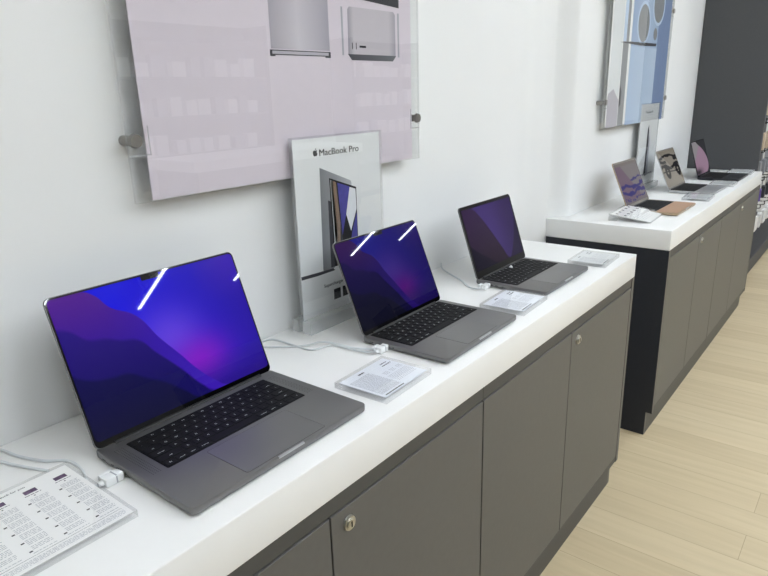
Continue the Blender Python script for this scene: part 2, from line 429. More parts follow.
ZT, ZB, ZD0, ZD1, YK = H-T-.0005, .1045, .128, .7585, .0248
def cabinet(label, x0, x1, seams, locks, left_panel=False, right_panel=False, yb=YA-.004, yp=None, side='door'):
    t = thing('cabinet', label, 'cabinet', ((x0+x1)/2, 0, 0)); X = -(x0+x1)/2
    pl = .02; a = x0+(pl if left_panel else 0); b = x1-(pl if right_panel else 0)
    MB().box(a+X, b+X, .024, yb, ZB, ZT).build('carcass', M['void'], t)
    MB().box(a+X, b+X, .0025, .0235, ZD1+.003, ZT, .0008).build('top_rail', M['rail'], t)
    MB().box(a+X, b+X, .0025, .0235, ZB, ZD0-.003, .0008).build('bottom_rail', M['rail'], t)
    MB().box(a+X, b+X, YK, .045, 0, ZB-.0005).build('toe_kick', M['rail'], t)
    ye = yp or yb
    poly = [(YK, 0), (ye, 0), (ye, ZT), (.0005, ZT), (.0005, ZB), (YK, ZB)]
    if left_panel:
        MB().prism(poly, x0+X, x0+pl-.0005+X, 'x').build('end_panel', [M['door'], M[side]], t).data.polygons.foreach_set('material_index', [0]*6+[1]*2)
    if right_panel:
        MB().prism(poly, x1-pl+.0005+X, x1+X, 'x').build('end_panel', M['door'], t)
    for i, (s0, s1) in enumerate(zip(seams[:-1], seams[1:])):
        d = MB().box(s0+X+.0016, s1+X-.0016, .001, .0195, ZD0, ZD1, .0012).build('door', M['door'], t)
        if locks[i]:
            lx, lz = locks[i]+X, .727
            k = MB(); k.cyl((lx, -.0035, lz), .0125, .005, 'y', 28, .0135); k.cyl((lx, -.0065, lz), .0085, .0032, 'y', 24)
            l = k.build('lock', M['steel'], d, smooth=True); l['label'] = 'round steel cam lock'
            k = MB(); k.mi = 0; k.box(lx-.0012, lx+.0012, -.0072, -.0062, lz-.005, lz+.005)
            # keyway cut is part of the lock face
            kw = k.mesh(M['slot']); bm = bmesh.new(); bm.from_mesh(l.data); n = len(bm.faces); bm.from_mesh(kw)
            bm.faces.ensure_lookup_table()
            for f in bm.faces[n:]: f.material_index = 1
            bm.to_mesh(l.data); bm.free(); l.data.materials.append(M['slot']); bpy.data.meshes.remove(kw)
    return t
cabinet('grey cabinet under the near stretch of the foreground counter, steel lock mid-picture', -.29, .6905, [-.27, .2105, .6905], [None, .2519], left_panel=True)
cabinet('grey cabinet at the far end of the foreground counter, lock high on its last door', .6915, 1.6832, [.692, 1.169, 1.662], [None, 1.2124], right_panel=True)
cabinet('grey cabinet at the near end of the far counter, with a shade-darkened end panel', 2.0963, 3.0395, [2.118, 2.585, 3.039], [None, 2.6363], left_panel=True, yb=YB-.004, yp=YR-.004, side='endpanel')
cabinet('grey cabinet at the far end of the far counter, next to the charcoal rack', 3.0405, 4.107, [3.041, 3.52, 4.086], [None, 3.565], right_panel=True, yb=YB-.004)

# ------------------------------------------------------------------ laptops
U = .01905
ROWS = [  # (labels, widths) from the bottom row to the function row
    [('fn', 1), ('control', 1), ('option', 1), ('command', 1.25), ('', 5), ('command', 1.25), ('option', 1), ('<', 1), ('^', 1), ('>', 1)],
    [('shift', 2.25)]+[(c, 1) for c in 'ZXCVBNM,./']+[('shift', 2.25)],
    [('caps lock', 1.75)]+[(c, 1) for c in "ASDFGHJKL;'"]+[('return', 1.75)],
    [('tab', 1.5)]+[(c, 1) for c in 'QWERTYUIOP[]\\'],
    [(c, 1) for c in '`1234567890-=']+[('delete', 1.5)],
    [('esc', 1.5)]+[('F%d' % i, 1) for i in range(1, 13)]+[('', 1)]]
RP = .0183
KEYS = []          # (mesh, x, y): shared by every keyboard
def key_geo(mb, w, d, lab, ox=0, oy=0, legend=True):
    mb.mi = 0
    mb.rslab(w, d, .0016, [(0, 0), (0, .0009), (.0004, .0013)], 2, ox, oy)
    if lab and legend:
        mb.mi = 1; long = len(lab) > 2
        s = .0032 if long else .0052
        add_text(mb, lab, s, lambda x, y: (ox+x, oy+y-(.0026 if long else .0018), .00145), 'c', .00006)
for r, row in enumerate(ROWS):
    x = -7.25*U
    for lab, w in row:
        W, D = w*U-.0028, RP-.0026
        cx, cy = x+w*U/2, (r+.5)*RP
        if lab == '^':
            for dy, s in ((.25, 'down'), (-.25, 'up')): KEYS.append(('', W, D/2-.0006, cx, cy+dy*RP))
        else: KEYS.append((lab, W, D, cx, cy))
        x += w*U
KEYMESH = []
for lab, W, D, cx, cy in KEYS:
    mb = MB(); key_geo(mb, W, D, lab); KEYMESH.append((mb.mesh([M['key'], M['legend']]), cx, cy))

def laptop(label, x, y, a, t, w, d, h, lh, kb_y, tp, body, scr, notch=True, bz=(.004, .004, .011), detailed=True, palm=None, kbw=.28, bezel='bezel'):
    """x, y: front-left corner on the worktop; t: opening angle"""
    c = Vector((math.cos(a), math.sin(a), 0)); s = Vector((-math.sin(a), math.cos(a), 0))
    o = Vector((x, y, H))+c*w/2+s*d/2
    L = thing('laptop', label, 'laptop', o, a)
    f = .0018
    mb = MB(); mb.rslab(w, d, .0105, [(.006, f), (.0022, f+.0012), (.0004, f+.0035), (0, f+.006), (0, h-.0012), (.0005, h-.0003), (.0012, h)], 6)
    b = mb.build('base', body, L, smooth=True)
    # finger scoop at the front edge
    MB().box(-.0265, .0265, -d/2-.0003, -d/2+.0035, h-.003, h+.0002, .0008).build('finger_notch', M['alu_silver'] if body != M['alu_dark'] else body, b)
    for sx in (-1, 1):
        for sy in (-1, 1):
            MB().cyl((sx*(w/2-.03), sy*(d/2-.03), 0), .009, .0022, n=16).build('foot', M['hinge'], b)
    if detailed:
        for k, (py, pw) in enumerate(((d/2-.028, .011), (d/2-.052, .009), (d/2-.067, .009), (d/2-.086, .0045))):
            MB().box(-w/2-.0002, -w/2+.003, py-pw/2, py+pw/2, h*.42, h*.42+.0034, .0012).build('port', M['slot'], b)
    k0 = kb_y-d/2
    kbd = MB().rslab(kbw, 6*RP+.0028, .003, [(0, h-.0006), (0, h+.00012)], 3, 0, k0+3*RP).build('keyboard', M['well'], L)
    sc = kbw/.28
    if detailed:
        for me, cx, cy in KEYMESH:
            obj('key', me, kbd, (cx*sc, k0+cy, h-.0001))
    else:
        mb = MB()
        for lab, W, D, cx, cy in KEYS: key_geo(mb, W, D, lab, cx*sc, k0+cy, False)
        kk = mb.build('key_set', [M['key'], M['legend']], kbd, (0, 0, h-.0001))
    if palm:
        MB().rslab(w-.008, k0-.004+d/2-.003, .006, [(0, h-.0004), (0, h+.00025)], 4, 0, (-d/2+.003+k0-.004)/2).build('palm_rest', palm, b)
    tx, ty0, ty1 = tp
    g = MB().rslab(tx+.0012, ty1-ty0+.0012, .004, [(0, h-.0006), (0, h+.0001)], 3, 0, (ty0+ty1)/2-d/2)
    tg = g.build('trackpad', M['hinge'] if not palm else palm, L)
    MB().rslab(tx, ty1-ty0, .0036, [(0, h-.0006), (0, h+.00035)], 3, 0, (ty0+ty1)/2-d/2).build('trackpad_surface', palm or M['trackpad'] if body == M['alu'] or palm else body, tg)
    if detailed and w > .35:
        for sx in (-1, 1):
            mb = MB()
            for i in range(26):
                for j in range(4):
                    mb.box(sx*.1555-.006+j*.004-.0007, sx*.1555-.006+j*.004+.0007, k0+.003+i*.0041-.0007, k0+.003+i*.0041+.0007, h-.0003, h+.00012)
            mb.build('speaker_grille', M['grille'], b)
    th = PI-t
    lid = MB().rslab(w, lh, .0105, [(.0012, -.0042), (.0003, -.0038), (0, -.003), (0, -.0006), (.0004, 0)], 6, 0, lh/2).build('lid', body, L, (0, d/2-.008, h), (th, 0, 0), smooth=True)
    MB().rslab(w-.0024, lh-.0022, .0096, [(0, -.0004), (0, .0004)], 6, 0, lh/2).build('bezel', M[bezel], lid)
    sx, st, sb = bz
    mb = MB(); x0, x1, y0, y1 = -w/2+sx, w/2-sx, sb, lh-st
    ring = rrect(x1-x0, y1-y0, .007 if notch else .0006, 0, .0006, 5, 0, (y0+y1)/2)
    mb._new(ring, [tuple(range(len(ring)))])
    sm = mb.mesh(scr); uvl = sm.uv_layers.new(name='UVMap')
    for lp in sm.loops:
        v = sm.vertices[lp.vertex_index].co; uvl.data[lp.index].uv = ((v.x-x0)/(x1-x0), (v.y-y0)/(y1-y0))
    sobj = obj('screen', sm, lid)
    if sm.polygons[0].normal.z < 0: sm.flip_normals()
    if notch:
        MB().rslab(.034, .009, .0025, [(0, .0003), (0, .0008)], 4, 0, y1-.0032).build('camera_notch', M['bezel'], lid)
        MB().cyl((0, y1-.003, .0008), .0016, .0002, n=14).build('camera', M['slot'], lid)
    else:
        MB().cyl((0, lh-st*.5, .0003), .0016, .0003, n=14).build('camera', M['slot'], lid)
    MB().cyl((-w/2+.03, d/2-.0085, h-.0005), .0042, w-.06, 'x', 14).build('hinge', M['hinge'], L, smooth=True)
    return L

A, TA = M['alu'], .207
laptop('largest dark grey laptop, nearest on the counter, vivid blue hills on its screen', .0012, .0401, .0033, 1.9381, .3557, .2481, .0155, .243, .1115, (.16, .007, .1), A, M['scr_16'])
laptop('dark grey laptop, middle of the foreground three, before the sign stand', .5952, .0303, .016, 1.9523, .3126, .2212, .0145, .216, .0995, (.13, .007, .088), A, M['scr_14'])
laptop('dark grey laptop farthest along the foreground counter, dusky violet screen, wide black border', 1.105, .0527, .005, 1.8919, .3041, .2124, .0145, .208, .0915, (.134, .006, .083), A, M['scr_13'], notch=False, bz=(.0095, .010, .021), kbw=.276)
G = 'laptops on the far counter'
laptop('gold laptop with a copper palm rest, nearest on the far counter', 2.3898, .0547, -.0039, 1.9803, .3041, .2124, .0135, TA, .0915, (.12, .006, .083), M['alu_gold'], M['scr_blue'], False, (.008, .008, .014), False, M['palm_gold'], .276, 'bezel_grey')
laptop('silver laptop on the far counter with black wavy bands on a beige screen', 3.0068, .0484, -.0135, 1.9941, .3041, .2124, .0135, TA, .0915, (.12, .006, .083), M['alu_silver'], M['scr_black'], False, (.006, .007, .012), False, None, .276, 'bezel_grey')
laptop('dark laptop on the far counter close to the charcoal panel, pink and grey screen', 3.5542, .0354, -.0011, 1.8731, .3041, .2124, .0135, TA, .0915, (.12, .006, .083), M['alu_dark'], M['scr_pink'], False, (.006, .007, .012), False, None, .276)

# ------------------------------------------------------------------ tether plugs and cables
def plug(label, x, y, a=0.0):
    t = thing('security_plug', label, 'plug', (x, y, H), a)
    b = MB().box(-.017, .011, -.008, .008, .0005, .0135, .0018).build('housing', M['white_plastic'], t, smooth=True)
    MB().box(-.0015, .0005, -.0085, -.0078, .002, .012).box(-.0015, .0005, -.0078, .0078, .0132, .0138).build('seam', M['print_grey'], b)
    MB().box(.011, .0145, -.005, .005, .004, .0095, .0008).build('connector', M['steel'], t)
    MB().box(-.014, .006, .012, .020, .001, .011, .0015).build('latch', M['white_plastic'], t, smooth=True)
    MB().box(-.004, .004, .008, .0125, .003, .008).build('bridge', M['steel'], t)
    MB().cyl((-.024, .002, .0065), .0032, .008, 'x', 12, .0045).build('strain_relief', M['white_plastic'], t, smooth=True)
plug('white tether plug on the left side of the largest laptop', -.0135, .207, .05)
plug('white tether plug on the left side of the middle foreground laptop', .5812, .184, .05)
plug('white tether plug on the left side of the farthest foreground laptop', 1.0905, .222, .03)
def cable(label, pts, r=.0022):
    mb = MB(); mb.tube([(x, y, H+z) for x, y, z in pts], r)
    tag(mb.build('cable', M['cable'], smooth=True), label, 'cable')
R = .0025
cable('thin grey cable from the wall to the largest laptop, passing the big price card', [(-.10, .4505, .006), (-.078, .436, R), (-.068, .388, R), (-.05, .342, R), (-.030, .315, R), (-.028, .275, R), (-.043, .225, .005), (-.0395, .2072, .0065)])
cable('second thin grey cable at the near end, running under the big price card', [(-.125, .4505, .006), (-.10, .425, R), (-.085, .375, R), (-.07, .335, R), (-.06, .310, R)])
cable('grey cable curving forward from behind the largest laptop to the middle laptop', [(.445, .4505, .01), (.462, .44, R), (.490, .425, R), (.492, .357, R), (.497, .310, R), (.541, .292, R), (.546, .22, .0045), (.5555, .1850, .0065)])
cable('second grey cable, lying straighter, ending in the latch of the middle plug', [(.43, .4505, .008), (.445, .416, R), (.470, .378, R), (.505, .34, R), (.536, .31, .0075), (.556, .24, R), (.5700, .2005, .006)])
cable('grey cable from the wall to the farthest laptop of the foreground counter', [(1.215, .4505, .010), (1.19, .43, R), (1.15, .375, R), (1.112, .315, R), (1.075, .27, R), (1.058, .24, .005), (1.0645, .2230, .0065)])
t = thing('alarm_sensor', 'tiny white alarm sensor stuck beside the hinge of the farthest foreground laptop', 'sensor', (1.2738, .2413, H+.0147))
MB().cyl((0, 0, 0), .006, .003, n=20, r2=.005).build('pad', M['white_plastic'], t, smooth=True)
MB().cyl((0, 0, .003), .003, .004, n=16, r2=.002).build('button', M['white_plastic'], t, smooth=True)

# ------------------------------------------------------------------ price cards in clear holders
def card(name, label, cx, cy, a, w, d, h=.012, tilt=0, sheet='paper', fill=None, z=0, g=.006):
    t = thing(name, label, 'price card', (cx, cy, H+.0006+z), a, None); t.rotation_euler = (tilt, 0, a)
    mb = MB()
    mb.mi = 0; mb.quad((-w/2, -d/2, h), (w/2, -d/2, h), (w/2, d/2, h), (-w/2, d/2, h))
    mb.mi = 1
    P = [(-w/2, -d/2), (w/2, -d/2), (w/2, d/2), (-w/2, d/2)]
    for (x0, y0), (x1, y1) in zip(P, P[1:]+P[:1]): mb.quad((x0, y0, 0), (x1, y1, 0), (x1, y1, h), (x0, y0, h))
    mb.mi = 0; mb.quad((-w/2, d/2, 0), (w/2, d/2, 0), (w/2, -d/2, 0), (-w/2, -d/2, 0))
    hd = mb.build('holder', [M['clear'], M['edge']], t)
    sh = MB().box(-w/2+g, w/2-g, -d/2+g, d/2-g, h-.0032, h-.0024).build('sheet', M[sheet], t)
    zz = h-.0021
    fl = lambda x, y: (x, y, zz)
    fill(sh, fl, w/2-g, d/2-g)
    return t
def small_fill(sh, f, hw, hd):
    mb = MB()
    y = hd-.022
    while y > -hd+.012:
        words(mb, f, -hw+.006, -hw*.05, y, .0011); y -= .0029
    for k in range(3):
        for j in range(3): words(mb, f, hw*.12+k*hw*.3, hw*.12+k*hw*.3+.014, hd-.045-j*.004, .0012)
    for j in range(7): words(mb, f, hw*.05, hw-.006, -hd*.15-j*.0042, .001)
    mb.build('fine_print', M['print_grey'], sh)
    mb = MB()
    words(mb, f, -hw*.35, -hw*.1, hd-.013, .0042); words(mb, f, hw*.55, hw*.85, hd-.018, .003); words(mb, f, hw*.5, hw*.9, hd-.026, .003)
    mb.quad(f(-hw+.008, -hd+.004), f(-hw*.05, -hd+.004), f(-hw*.05, -hd+.0065), f(-hw+.008, -hd+.0065))
    mb.build('heading_print', M['print_dark'], sh)
def big_fill(sh, f, hw, hd):
    fine, dark, pic = MB(), MB(), MB()
    ox = hw+.006-.035+.035          # right edge of the sheet in local x
    for k in range(6):
        cx = hw-.020-k*.0415
        top = hd-.022
        pic.quad(f(cx-.0085, top-.010), f(cx+.0085, top-.010), f(cx+.0085, top), f(cx-.0085, top))
        words(dark, f, cx-.011, cx+.011, top-.015, .0013)
        dark.quad(f(cx-.001, top-.0205), f(cx+.001, top-.0205), f(cx+.001, top-.0185), f(cx-.001, top-.0185))
        y = top-.027; n = 0
        while y > -hd+.030:
            words(fine, f, cx-.010, cx+.014, y, .0010); n += 1; y -= .0034 if n % 4 else .0062
            if n % 6 == 3: dark.quad(f(cx-.0155, y), f(cx-.0115, y), f(cx-.0115, y+.0028), f(cx-.0155, y+.0028))
        words(fine, f, cx-.013, cx+.015, -hd+.024, .001)
    for j in range(4): words(fine, f, -hw+.006, hw-.006, -hd+.006+j*.0026, .0008)
    dark.quad(f(-hw+.006, -hd+.019), f(hw-.006, -hd+.019), f(hw-.006, -hd+.0195), f(-hw+.006, -hd+.0195))
    fine.build('fine_print', M['print_grey'], sh); pic.build('product_pictures', M['print_mauve'], sh)
    add_text(dark, 'MacBook for you', .0064, lambda x, y: f(hw-.062+x, hd-.012+y), 'r', .0001)
    dark.build('heading_print', M['print_dark'], sh)
card('comparison_card', 'large clear-covered comparison card at the near left corner of the counter', -.174, .2025, 0, .272, .193, .0105, fill=big_fill, g=.0035)
card('price_card', 'clear-covered price card between the largest laptop and the middle one', .4682, .0925, .04, .149, .119, .0115, sheet='paper_blue', fill=small_fill)
card('price_card', 'clear-covered price card between the middle and the farthest foreground laptop', 1.0135, .0985, .05, .149, .119, .0115, sheet='paper_blue', fill=small_fill)
card('price_card', 'clear-covered price card alone at the far end of the foreground counter', 1.533, .0865, .05, .149, .116, .0115, sheet='grey_paper', fill=small_fill)
card('price_card', 'clear-covered price card between the gold and the silver laptop', 2.905, .092, .06, .17, .118, .012, sheet='grey_paper', fill=small_fill)
card('price_card', 'clear-covered price card between the silver and the dark laptop on the far counter', 3.432, .085, .05, .17, .118, .012, sheet='grey_paper', fill=small_fill)
card('price_card', 'clear-covered price card at the far corner of the far counter, before the charcoal panel', 3.985, .098, .04, .19, .13, .014, sheet='grey_paper', fill=small_fill)

def tent_card(label, cx, cy, a):
    """a clear price holder propped on a wedge foot"""
    t = thing('price_card', label, 'price card', (cx, cy, H+.0006), a)
    w, d, tl = .25, .165, .13
    fl = lambda x, y, z=0: (x, y*math.cos(tl), .003+(y+d/2)*math.sin(tl)+z)
    mb = MB(); mb.mi = 0
    mb.quad(fl(-w/2, -d/2, .006), fl(w/2, -d/2, .006), fl(w/2, d/2, .006), fl(-w/2, d/2, .006)); mb.quad(fl(-w/2, -d/2), fl(-w/2, d/2), fl(w/2, d/2), fl(w/2, -d/2))
    mb.mi = 1
    P = [(-w/2, -d/2), (w/2, -d/2), (w/2, d/2), (-w/2, d/2)]
    for p, q in zip(P, P[1:]+P[:1]): mb.quad(fl(*p), fl(*q), fl(*q, .006), fl(*p, .006))
    mb.build('holder', [M['clear'], M['edge']], t)
    mb = MB(); y = d/2*math.cos(tl); zt = .003+d*math.sin(tl)
    mb.quad((-w/2, y, 0), (w/2, y, 0), (w/2, y, zt), (-w/2, y, zt)); mb.quad((-w/2, y-.03, 0), (w/2, y-.03, 0), (w/2, y, 0), (-w/2, y, 0))
    mb.build('foot', M['edge'], t)
    mb = MB()
    mb.quad(fl(-w/2+.006, -d/2+.006, .003), fl(w/2-.006, -d/2+.006, .003), fl(w/2-.006, d/2-.006, .003), fl(-w/2+.006, d/2-.006, .003))
    sh = mb.build('sheet', M['paper'], t)
    mb = MB()
    for k in range(5):
        for j in range(2):
            x = -w/2+.02+k*.045; y = d/2-.03-j*.035
            mb.quad(fl(x, y, .0045), fl(x+.014, y, .0045), fl(x+.014, y+.010, .0045), fl(x, y+.010, .0045))
    mb.build('product_pictures', M['print_dark'], sh)
    mb = MB()
    for j in range(5): words(mb, lambda x, y: fl(x, y, .0045), -w/2+.015, w*.1, -.015-j*.010, .0012)
    mb.build('fine_print', M['print_grey'], sh)
tent_card('clear price card propped on a tilt at the near end of the far counter', 2.30, .19, .05)

# ------------------------------------------------------------------ sign stands
def bez(P, n=8):
    out = []
    for (a, b, c, d) in P:
        for k in range(n):
            t = k/n; out.append(tuple((1-t)**3*a[i]+3*(1-t)**2*t*b[i]+3*(1-t)*t*t*c[i]+t**3*d[i] for i in (0, 1)))
    return out
def fruit_logo(mb, cx, cz, s, y):
    body = bez([((0, .72), (.14, .70), (.24, .80), (.42, .80)), ((.42, .80), (.58, .80), (.70, .72), (.78, .60)),
                ((.78, .60), (.50, .45), (.50, .08), (.84, -.10)), ((.84, -.10), (.74, -.45), (.52, -.80), (.30, -.80)),
                ((.30, -.80), (.16, -.80), (.12, -.70), (0, -.70)), ((0, -.70), (-.12, -.70), (-.18, -.80), (-.32, -.80)),
                ((-.32, -.80), (-.60, -.80), (-.90, -.20), (-.90, .15)), ((-.90, .15), (-.90, .60), (-.65, .80), (-.40, .80)),
                ((-.40, .80), (-.22, .80), (-.10, .70), (0, .72))])
    leaf = bez([((.02, .86), (0, 1.12), (.18, 1.34), (.42, 1.38)), ((.42, 1.38), (.44, 1.10), (.26, .88), (.02, .86))], 6)
    for poly in (body, leaf):
        mb._new([(cx+p[0]*s, y, cz+p[1]*s) for p in poly], [tuple(range(len(poly)))])

def stand(label, x0, far=False):
    """A3 upright sign in a clear T-shaped stand; local x from the panel's left edge, y=0 at the panel front"""
    yw = YB if far else YA
    t = thing('sign_stand', label, 'sign stand', (x0, .3985, H))
    W, Hh = .302, .437
    mb = MB()       # foot block: a front bar and a back bar gripping the panel
    mb.mi = 0; mb.box(-.006, W-.0, -.026, -.0005, .0005, .030, .001); mb.box(-.006, W-.0, .0125, .034, .0005, .030, .001)
    mb.build('foot_block', M['block'], t)
    mb = MB(); z0, z1, y0, y1 = .001, Hh, 0, .012
    mb.mi = 0; mb.quad((0, y0, z0), (W, y0, z0), (W, y0, z1), (0, y0, z1)); mb.quad((0, y1, z0), (0, y1, z1), (W, y1, z1), (W, y1, z0))
    mb.mi = 1
    mb.quad((0, y0, z0), (0, y0, z1), (0, y1, z1), (0, y1, z0)); mb.quad((W, y0, z0), (W, y1, z0), (W, y1, z1), (W, y0, z1)); mb.quad((0, y0, z1), (W, y0, z1), (W, y1, z1), (0, y1, z1))
    mb.build('clear_panel', [M['clear_strong'], M['edge']], t)
    sh = MB().box(.004, W-.004, .0045, .006, .012, Hh-.004).build('sign_sheet', M['sign_paper'], t)
    yp = .0041
    def poly(name, m, pts, y=yp):
        mb = MB(); mb._new([(px, y, pz) for px, pz in pts], [tuple(range(len(pts)))]); return mb.build(name, m, sh)
    X = lambda x: x-.5635; Z = lambda z: z-H
    if not far:
        mb = MB(); fruit_logo(mb, X(.6355), Z(1.2685), .0082, yp)
        add_text(mb, 'MacBook Pro', .021, lambda x, y: (X(.6485)+x, yp, Z(1.2615)+y), 'l', .0004, fit=.134)
        mb.build('sign_title', M['print_ink'], sh)
        poly('printed_laptop_lid', M['print_lidgrey'], [(X(a), Z(b)) for a, b in ((.646, 1.236), (.749, 1.196), (.752, 1.19), (.752, 1.04), (.668, .992), (.640, .999))])
        poly('printed_keyboard', M['print_dark'], [(X(a), Z(b)) for a, b in ((.668, 1.16), (.678, 1.155), (.682, 1.0), (.667, 1.0))], yp-.0002)
        mb = MB(); yy = yp-.0004; cols = []
        q = lambda pts: mb._new([(X(a), yy, Z(b)) for a, b in pts], [tuple(range(len(pts)))])
        mb.mi = 0; q([(.675, 1.210), (.768, 1.178), (.768, 1.00), (.680, 1.00)])
        yy -= .0002
        mb.mi = 1; q([(.680, 1.204), (.697, 1.198), (.706, 1.10), (.700, 1.0), (.688, 1.0)])
        mb.mi = 2; q([(.679, 1.205), (.686, 1.202), (.694, 1.08), (.690, 1.02), (.684, 1.02)])
        mb.mi = 3; q([(.702, 1.196), (.744, 1.182), (.728, 1.12), (.712, 1.07)])
        mb.mi = 2; q([(.744, 1.181), (.765, 1.174), (.766, 1.125), (.743, 1.075), (.728, 1.118)])
        mb.mi = 3; q([(.766, 1.118), (.746, 1.07), (.73, 1.00), (.766, 1.00)])
        mb.mi = 4; q([(.706, 1.12), (.712, 1.065), (.726, 1.0), (.703, 1.0)])
        mb.build('printed_screen', [M['print_ink'], M['sign_brown'], M['sign_white'], M['sign_blue'], M['print_dark']], sh)
        poly('printed_laptop_edge', M['print_dark'], [(X(a), Z(b)) for a, b in ((.568, 1.0005), (.62, .9985), (.674, .997), (.681, .991), (.62, .9905), (.568, .9925))], yp-.0002)
        mb = MB(); add_text(mb, 'Supercharged for pros.', .0115, lambda x, y: (X(.640)+x, yp, Z(.9565)+y), 'l', .0003, fit=.118)
        mb.build('sign_caption', M['print_dark'], sh)
        for bx in (.672, .7035): poly('chip_badge', M['print_ink'], [(X(bx), Z(.919)), (X(bx+.024), Z(.919)), (X(bx+.024), Z(.945)), (X(bx), Z(.945))])
    else:
        mb = MB(); add_text(mb, 'MacBook Air', .018, lambda x, y: (W/2-.01+x, yp, .388+y), 'c', .0002, fit=.12)
        mb.build('sign_title', M['print_ink'], sh)
        poly('printed_laptop_edge', M['print_dark'], [(.125, .08), (.155, .065), (.162, .24), (.150, .33), (.135, .31)])
        poly('printed_laptop_side', M['print_grey'], [(.155, .065), (.19, .075), (.18, .25), (.15, .33), (.162, .24)], yp-.0002)
        poly('printed_shadow', M['print_grey'], [(.04, .075), (.27, .075), (.27, .082), (.04, .082)])
    return t
M['sign_paper'] = plain('sign_pale_grey_paper', (226, 228, 228), .6, spec=.3, var=.006)
M['sign_brown'] = plain('sign_brown_ink', (128, 108, 92), .6, spec=.2, var=.08, vs=60)
M['sign_white'] = plain('sign_white_ink', (226, 228, 232), .6, spec=.2)
M['sign_blue'] = plain('sign_blue_ink', (74, 72, 150), .6, spec=.2, var=.15, vs=40)
stand('tall clear sign stand titled MacBook Pro behind the middle foreground laptop', .5635)
stand('tall clear sign stand on the far counter, behind the silver laptop', 2.94, True)

# ------------------------------------------------------------------ acrylic wall posters
def wall_poster(label, x0, x1, z0, z1, yw, sheet, px0, px1, prints):
    yf = yw-.036
    t = thing('wall_poster', label, 'poster', (x0, yf, z0))
    W, Hh, th = x1-x0, z1-z0, .006
    mb = MB(); mb.mi = 0
    mb.quad((0, 0, 0), (W, 0, 0), (W, 0, Hh), (0, 0, Hh)); mb.quad((0, th, 0), (0, th, Hh), (W, th, Hh), (W, th, 0))
    mb.mi = 1
    mb.quad((0, 0, 0), (0, 0, Hh), (0, th, Hh), (0, th, 0)); mb.quad((W, 0, 0), (W, th, 0), (W, th, Hh), (W, 0, Hh)); mb.quad((0, 0, 0), (0, th, 0), (W, th, 0), (W, 0, 0)); mb.quad((0, 0, Hh), (W, 0, Hh), (W, th, Hh), (0, th, Hh))
    mb.build('acrylic_panel', [M['clear_strong'], M['edge']], t)
    sh = MB().box(px0-x0, px1-x0, .0025, .0038, .002, Hh-.002).build('print_sheet', M[sheet], t)
    for xx in (.013, W-.013):
        for zz in (.106, Hh-.106):
            s = MB(); s.cyl((xx, -.007, zz), .011, .007, 'y', 24, .0125).cyl((xx, th, zz), .009, .0295, 'y', 20)
            s.build('standoff', M['standoff'], t, smooth=True)
            mb = MB(); sx = 1 if xx < W/2 else -1
            mb.box(xx+sx*.026, xx+sx*.028, -.0012, -.0002, zz-.024, zz+.024); mb.box(min(xx-sx*.011, xx+sx*.028), max(xx-sx*.011, xx+sx*.028), -.0012, -.0002, zz-.026, zz-.024)
            mb.build('clip_plate', M['edge'], t)
    def pr(name, m, pts, k=0):
        mb = MB(); mb._new([(a-x0, .0022-k*.0003, b-z0) for a, b in pts], [tuple(range(len(pts)))]); return mb.build(name, M[m], sh)
    prints(pr)
R4 = lambda a, b, c, d: [(a, c), (b, c), (b, d), (a, d)]
def ell(cx, cz, rx, rz, n=40): return [(cx+rx*math.cos(2*PI*i/n), cz+rz*math.sin(2*PI*i/n)) for i in range(n)]
def prints_one(pr):
    pr('printed_panel', 'print_metal', R4(.5425, .7157, 1.4835, 1.70))
    pr('printed_panel_foot', 'print_dark', [(.539, 1.4815), (.539, 1.469), (.553, 1.469), (.553, 1.4715), (.7, 1.4715), (.7, 1.469), (.718, 1.469), (.718, 1.4815)])
    pr('printed_panel_foot', 'silver_print', R4(.545, .711, 1.4735, 1.4795), 1)
    pr('printed_box', 'print_box', [(.786, 1.58), (.780, 1.574), (.778, 1.478), (.957, 1.478), (.957, 1.574), (.95, 1.58)])
    pr('printed_box_base', 'print_box_base', [(.776, 1.479), (.79, 1.466), (.945, 1.466), (.959, 1.479)], 1)
    pr('printed_bar', 'print_grey', R4(.757, .763, 1.476, 1.578)); pr('printed_bar', 'print_grey', R4(.966, .973, 1.476, 1.578))
    for a, b, c, d in ((.7915, .794, 1.490, 1.504), (.805, .8075, 1.490, 1.504), (.818, .842, 1.494, 1.4985)): pr('printed_port', 'print_ink', R4(a, b, c, d), 1)
    pr('printed_dark_box', 'print_dark', [(.785, 1.600), (.973, 1.590), (.973, 1.70), (.785, 1.70)], 1)
def prints_two(pr):
    pr('printed_pale_strip', 'grey_paper', R4(2.455, 2.59, 1.217, 1.81))
    pr('printed_grey_strip', 'print_lens', R4(2.60, 2.675, 1.217, 1.81))
    pr('printed_grey_shape', 'print_dark', [(2.60, 1.30), (2.625, 1.31), (2.625, 1.37), (2.60, 1.40)], 1)
    pr('printed_pale_hill', 'silver_print', [(2.455, 1.217), (2.595, 1.217), (2.595, 1.33), (2.52, 1.38), (2.455, 1.36)], 1)
    pr('printed_blue_body', 'print_blue', R4(2.705, 3.15, 1.217, 1.81))
    pr('printed_light_blue_body', 'print_blue3', R4(2.705, 3.10, 1.235, 1.565), 1)
    pr('printed_blue_edge', 'print_blue2', R4(3.10, 3.30, 1.217, 1.81), 1)
    pr('printed_seam', 'print_dark', [(2.56, 1.575), (2.70, 1.582), (3.09, 1.588), (3.085, 1.575), (2.86, 1.57), (2.70, 1.572)], 2)
    for cx, cz in ((2.867, 1.668), (3.08, 1.765)):
        pr('printed_lens_ring', 'print_ring', ell(cx, cz, .098, .096), 2); pr('printed_lens', 'print_lens', ell(cx, cz, .082, .082), 3)
    pr('printed_flash', 'print_lens', ell(3.055, 1.63, .03, .028), 3)
    pr('printed_lens_ring', 'print_ring', R4(2.60, 2.64, 1.58, 1.81), 1); 
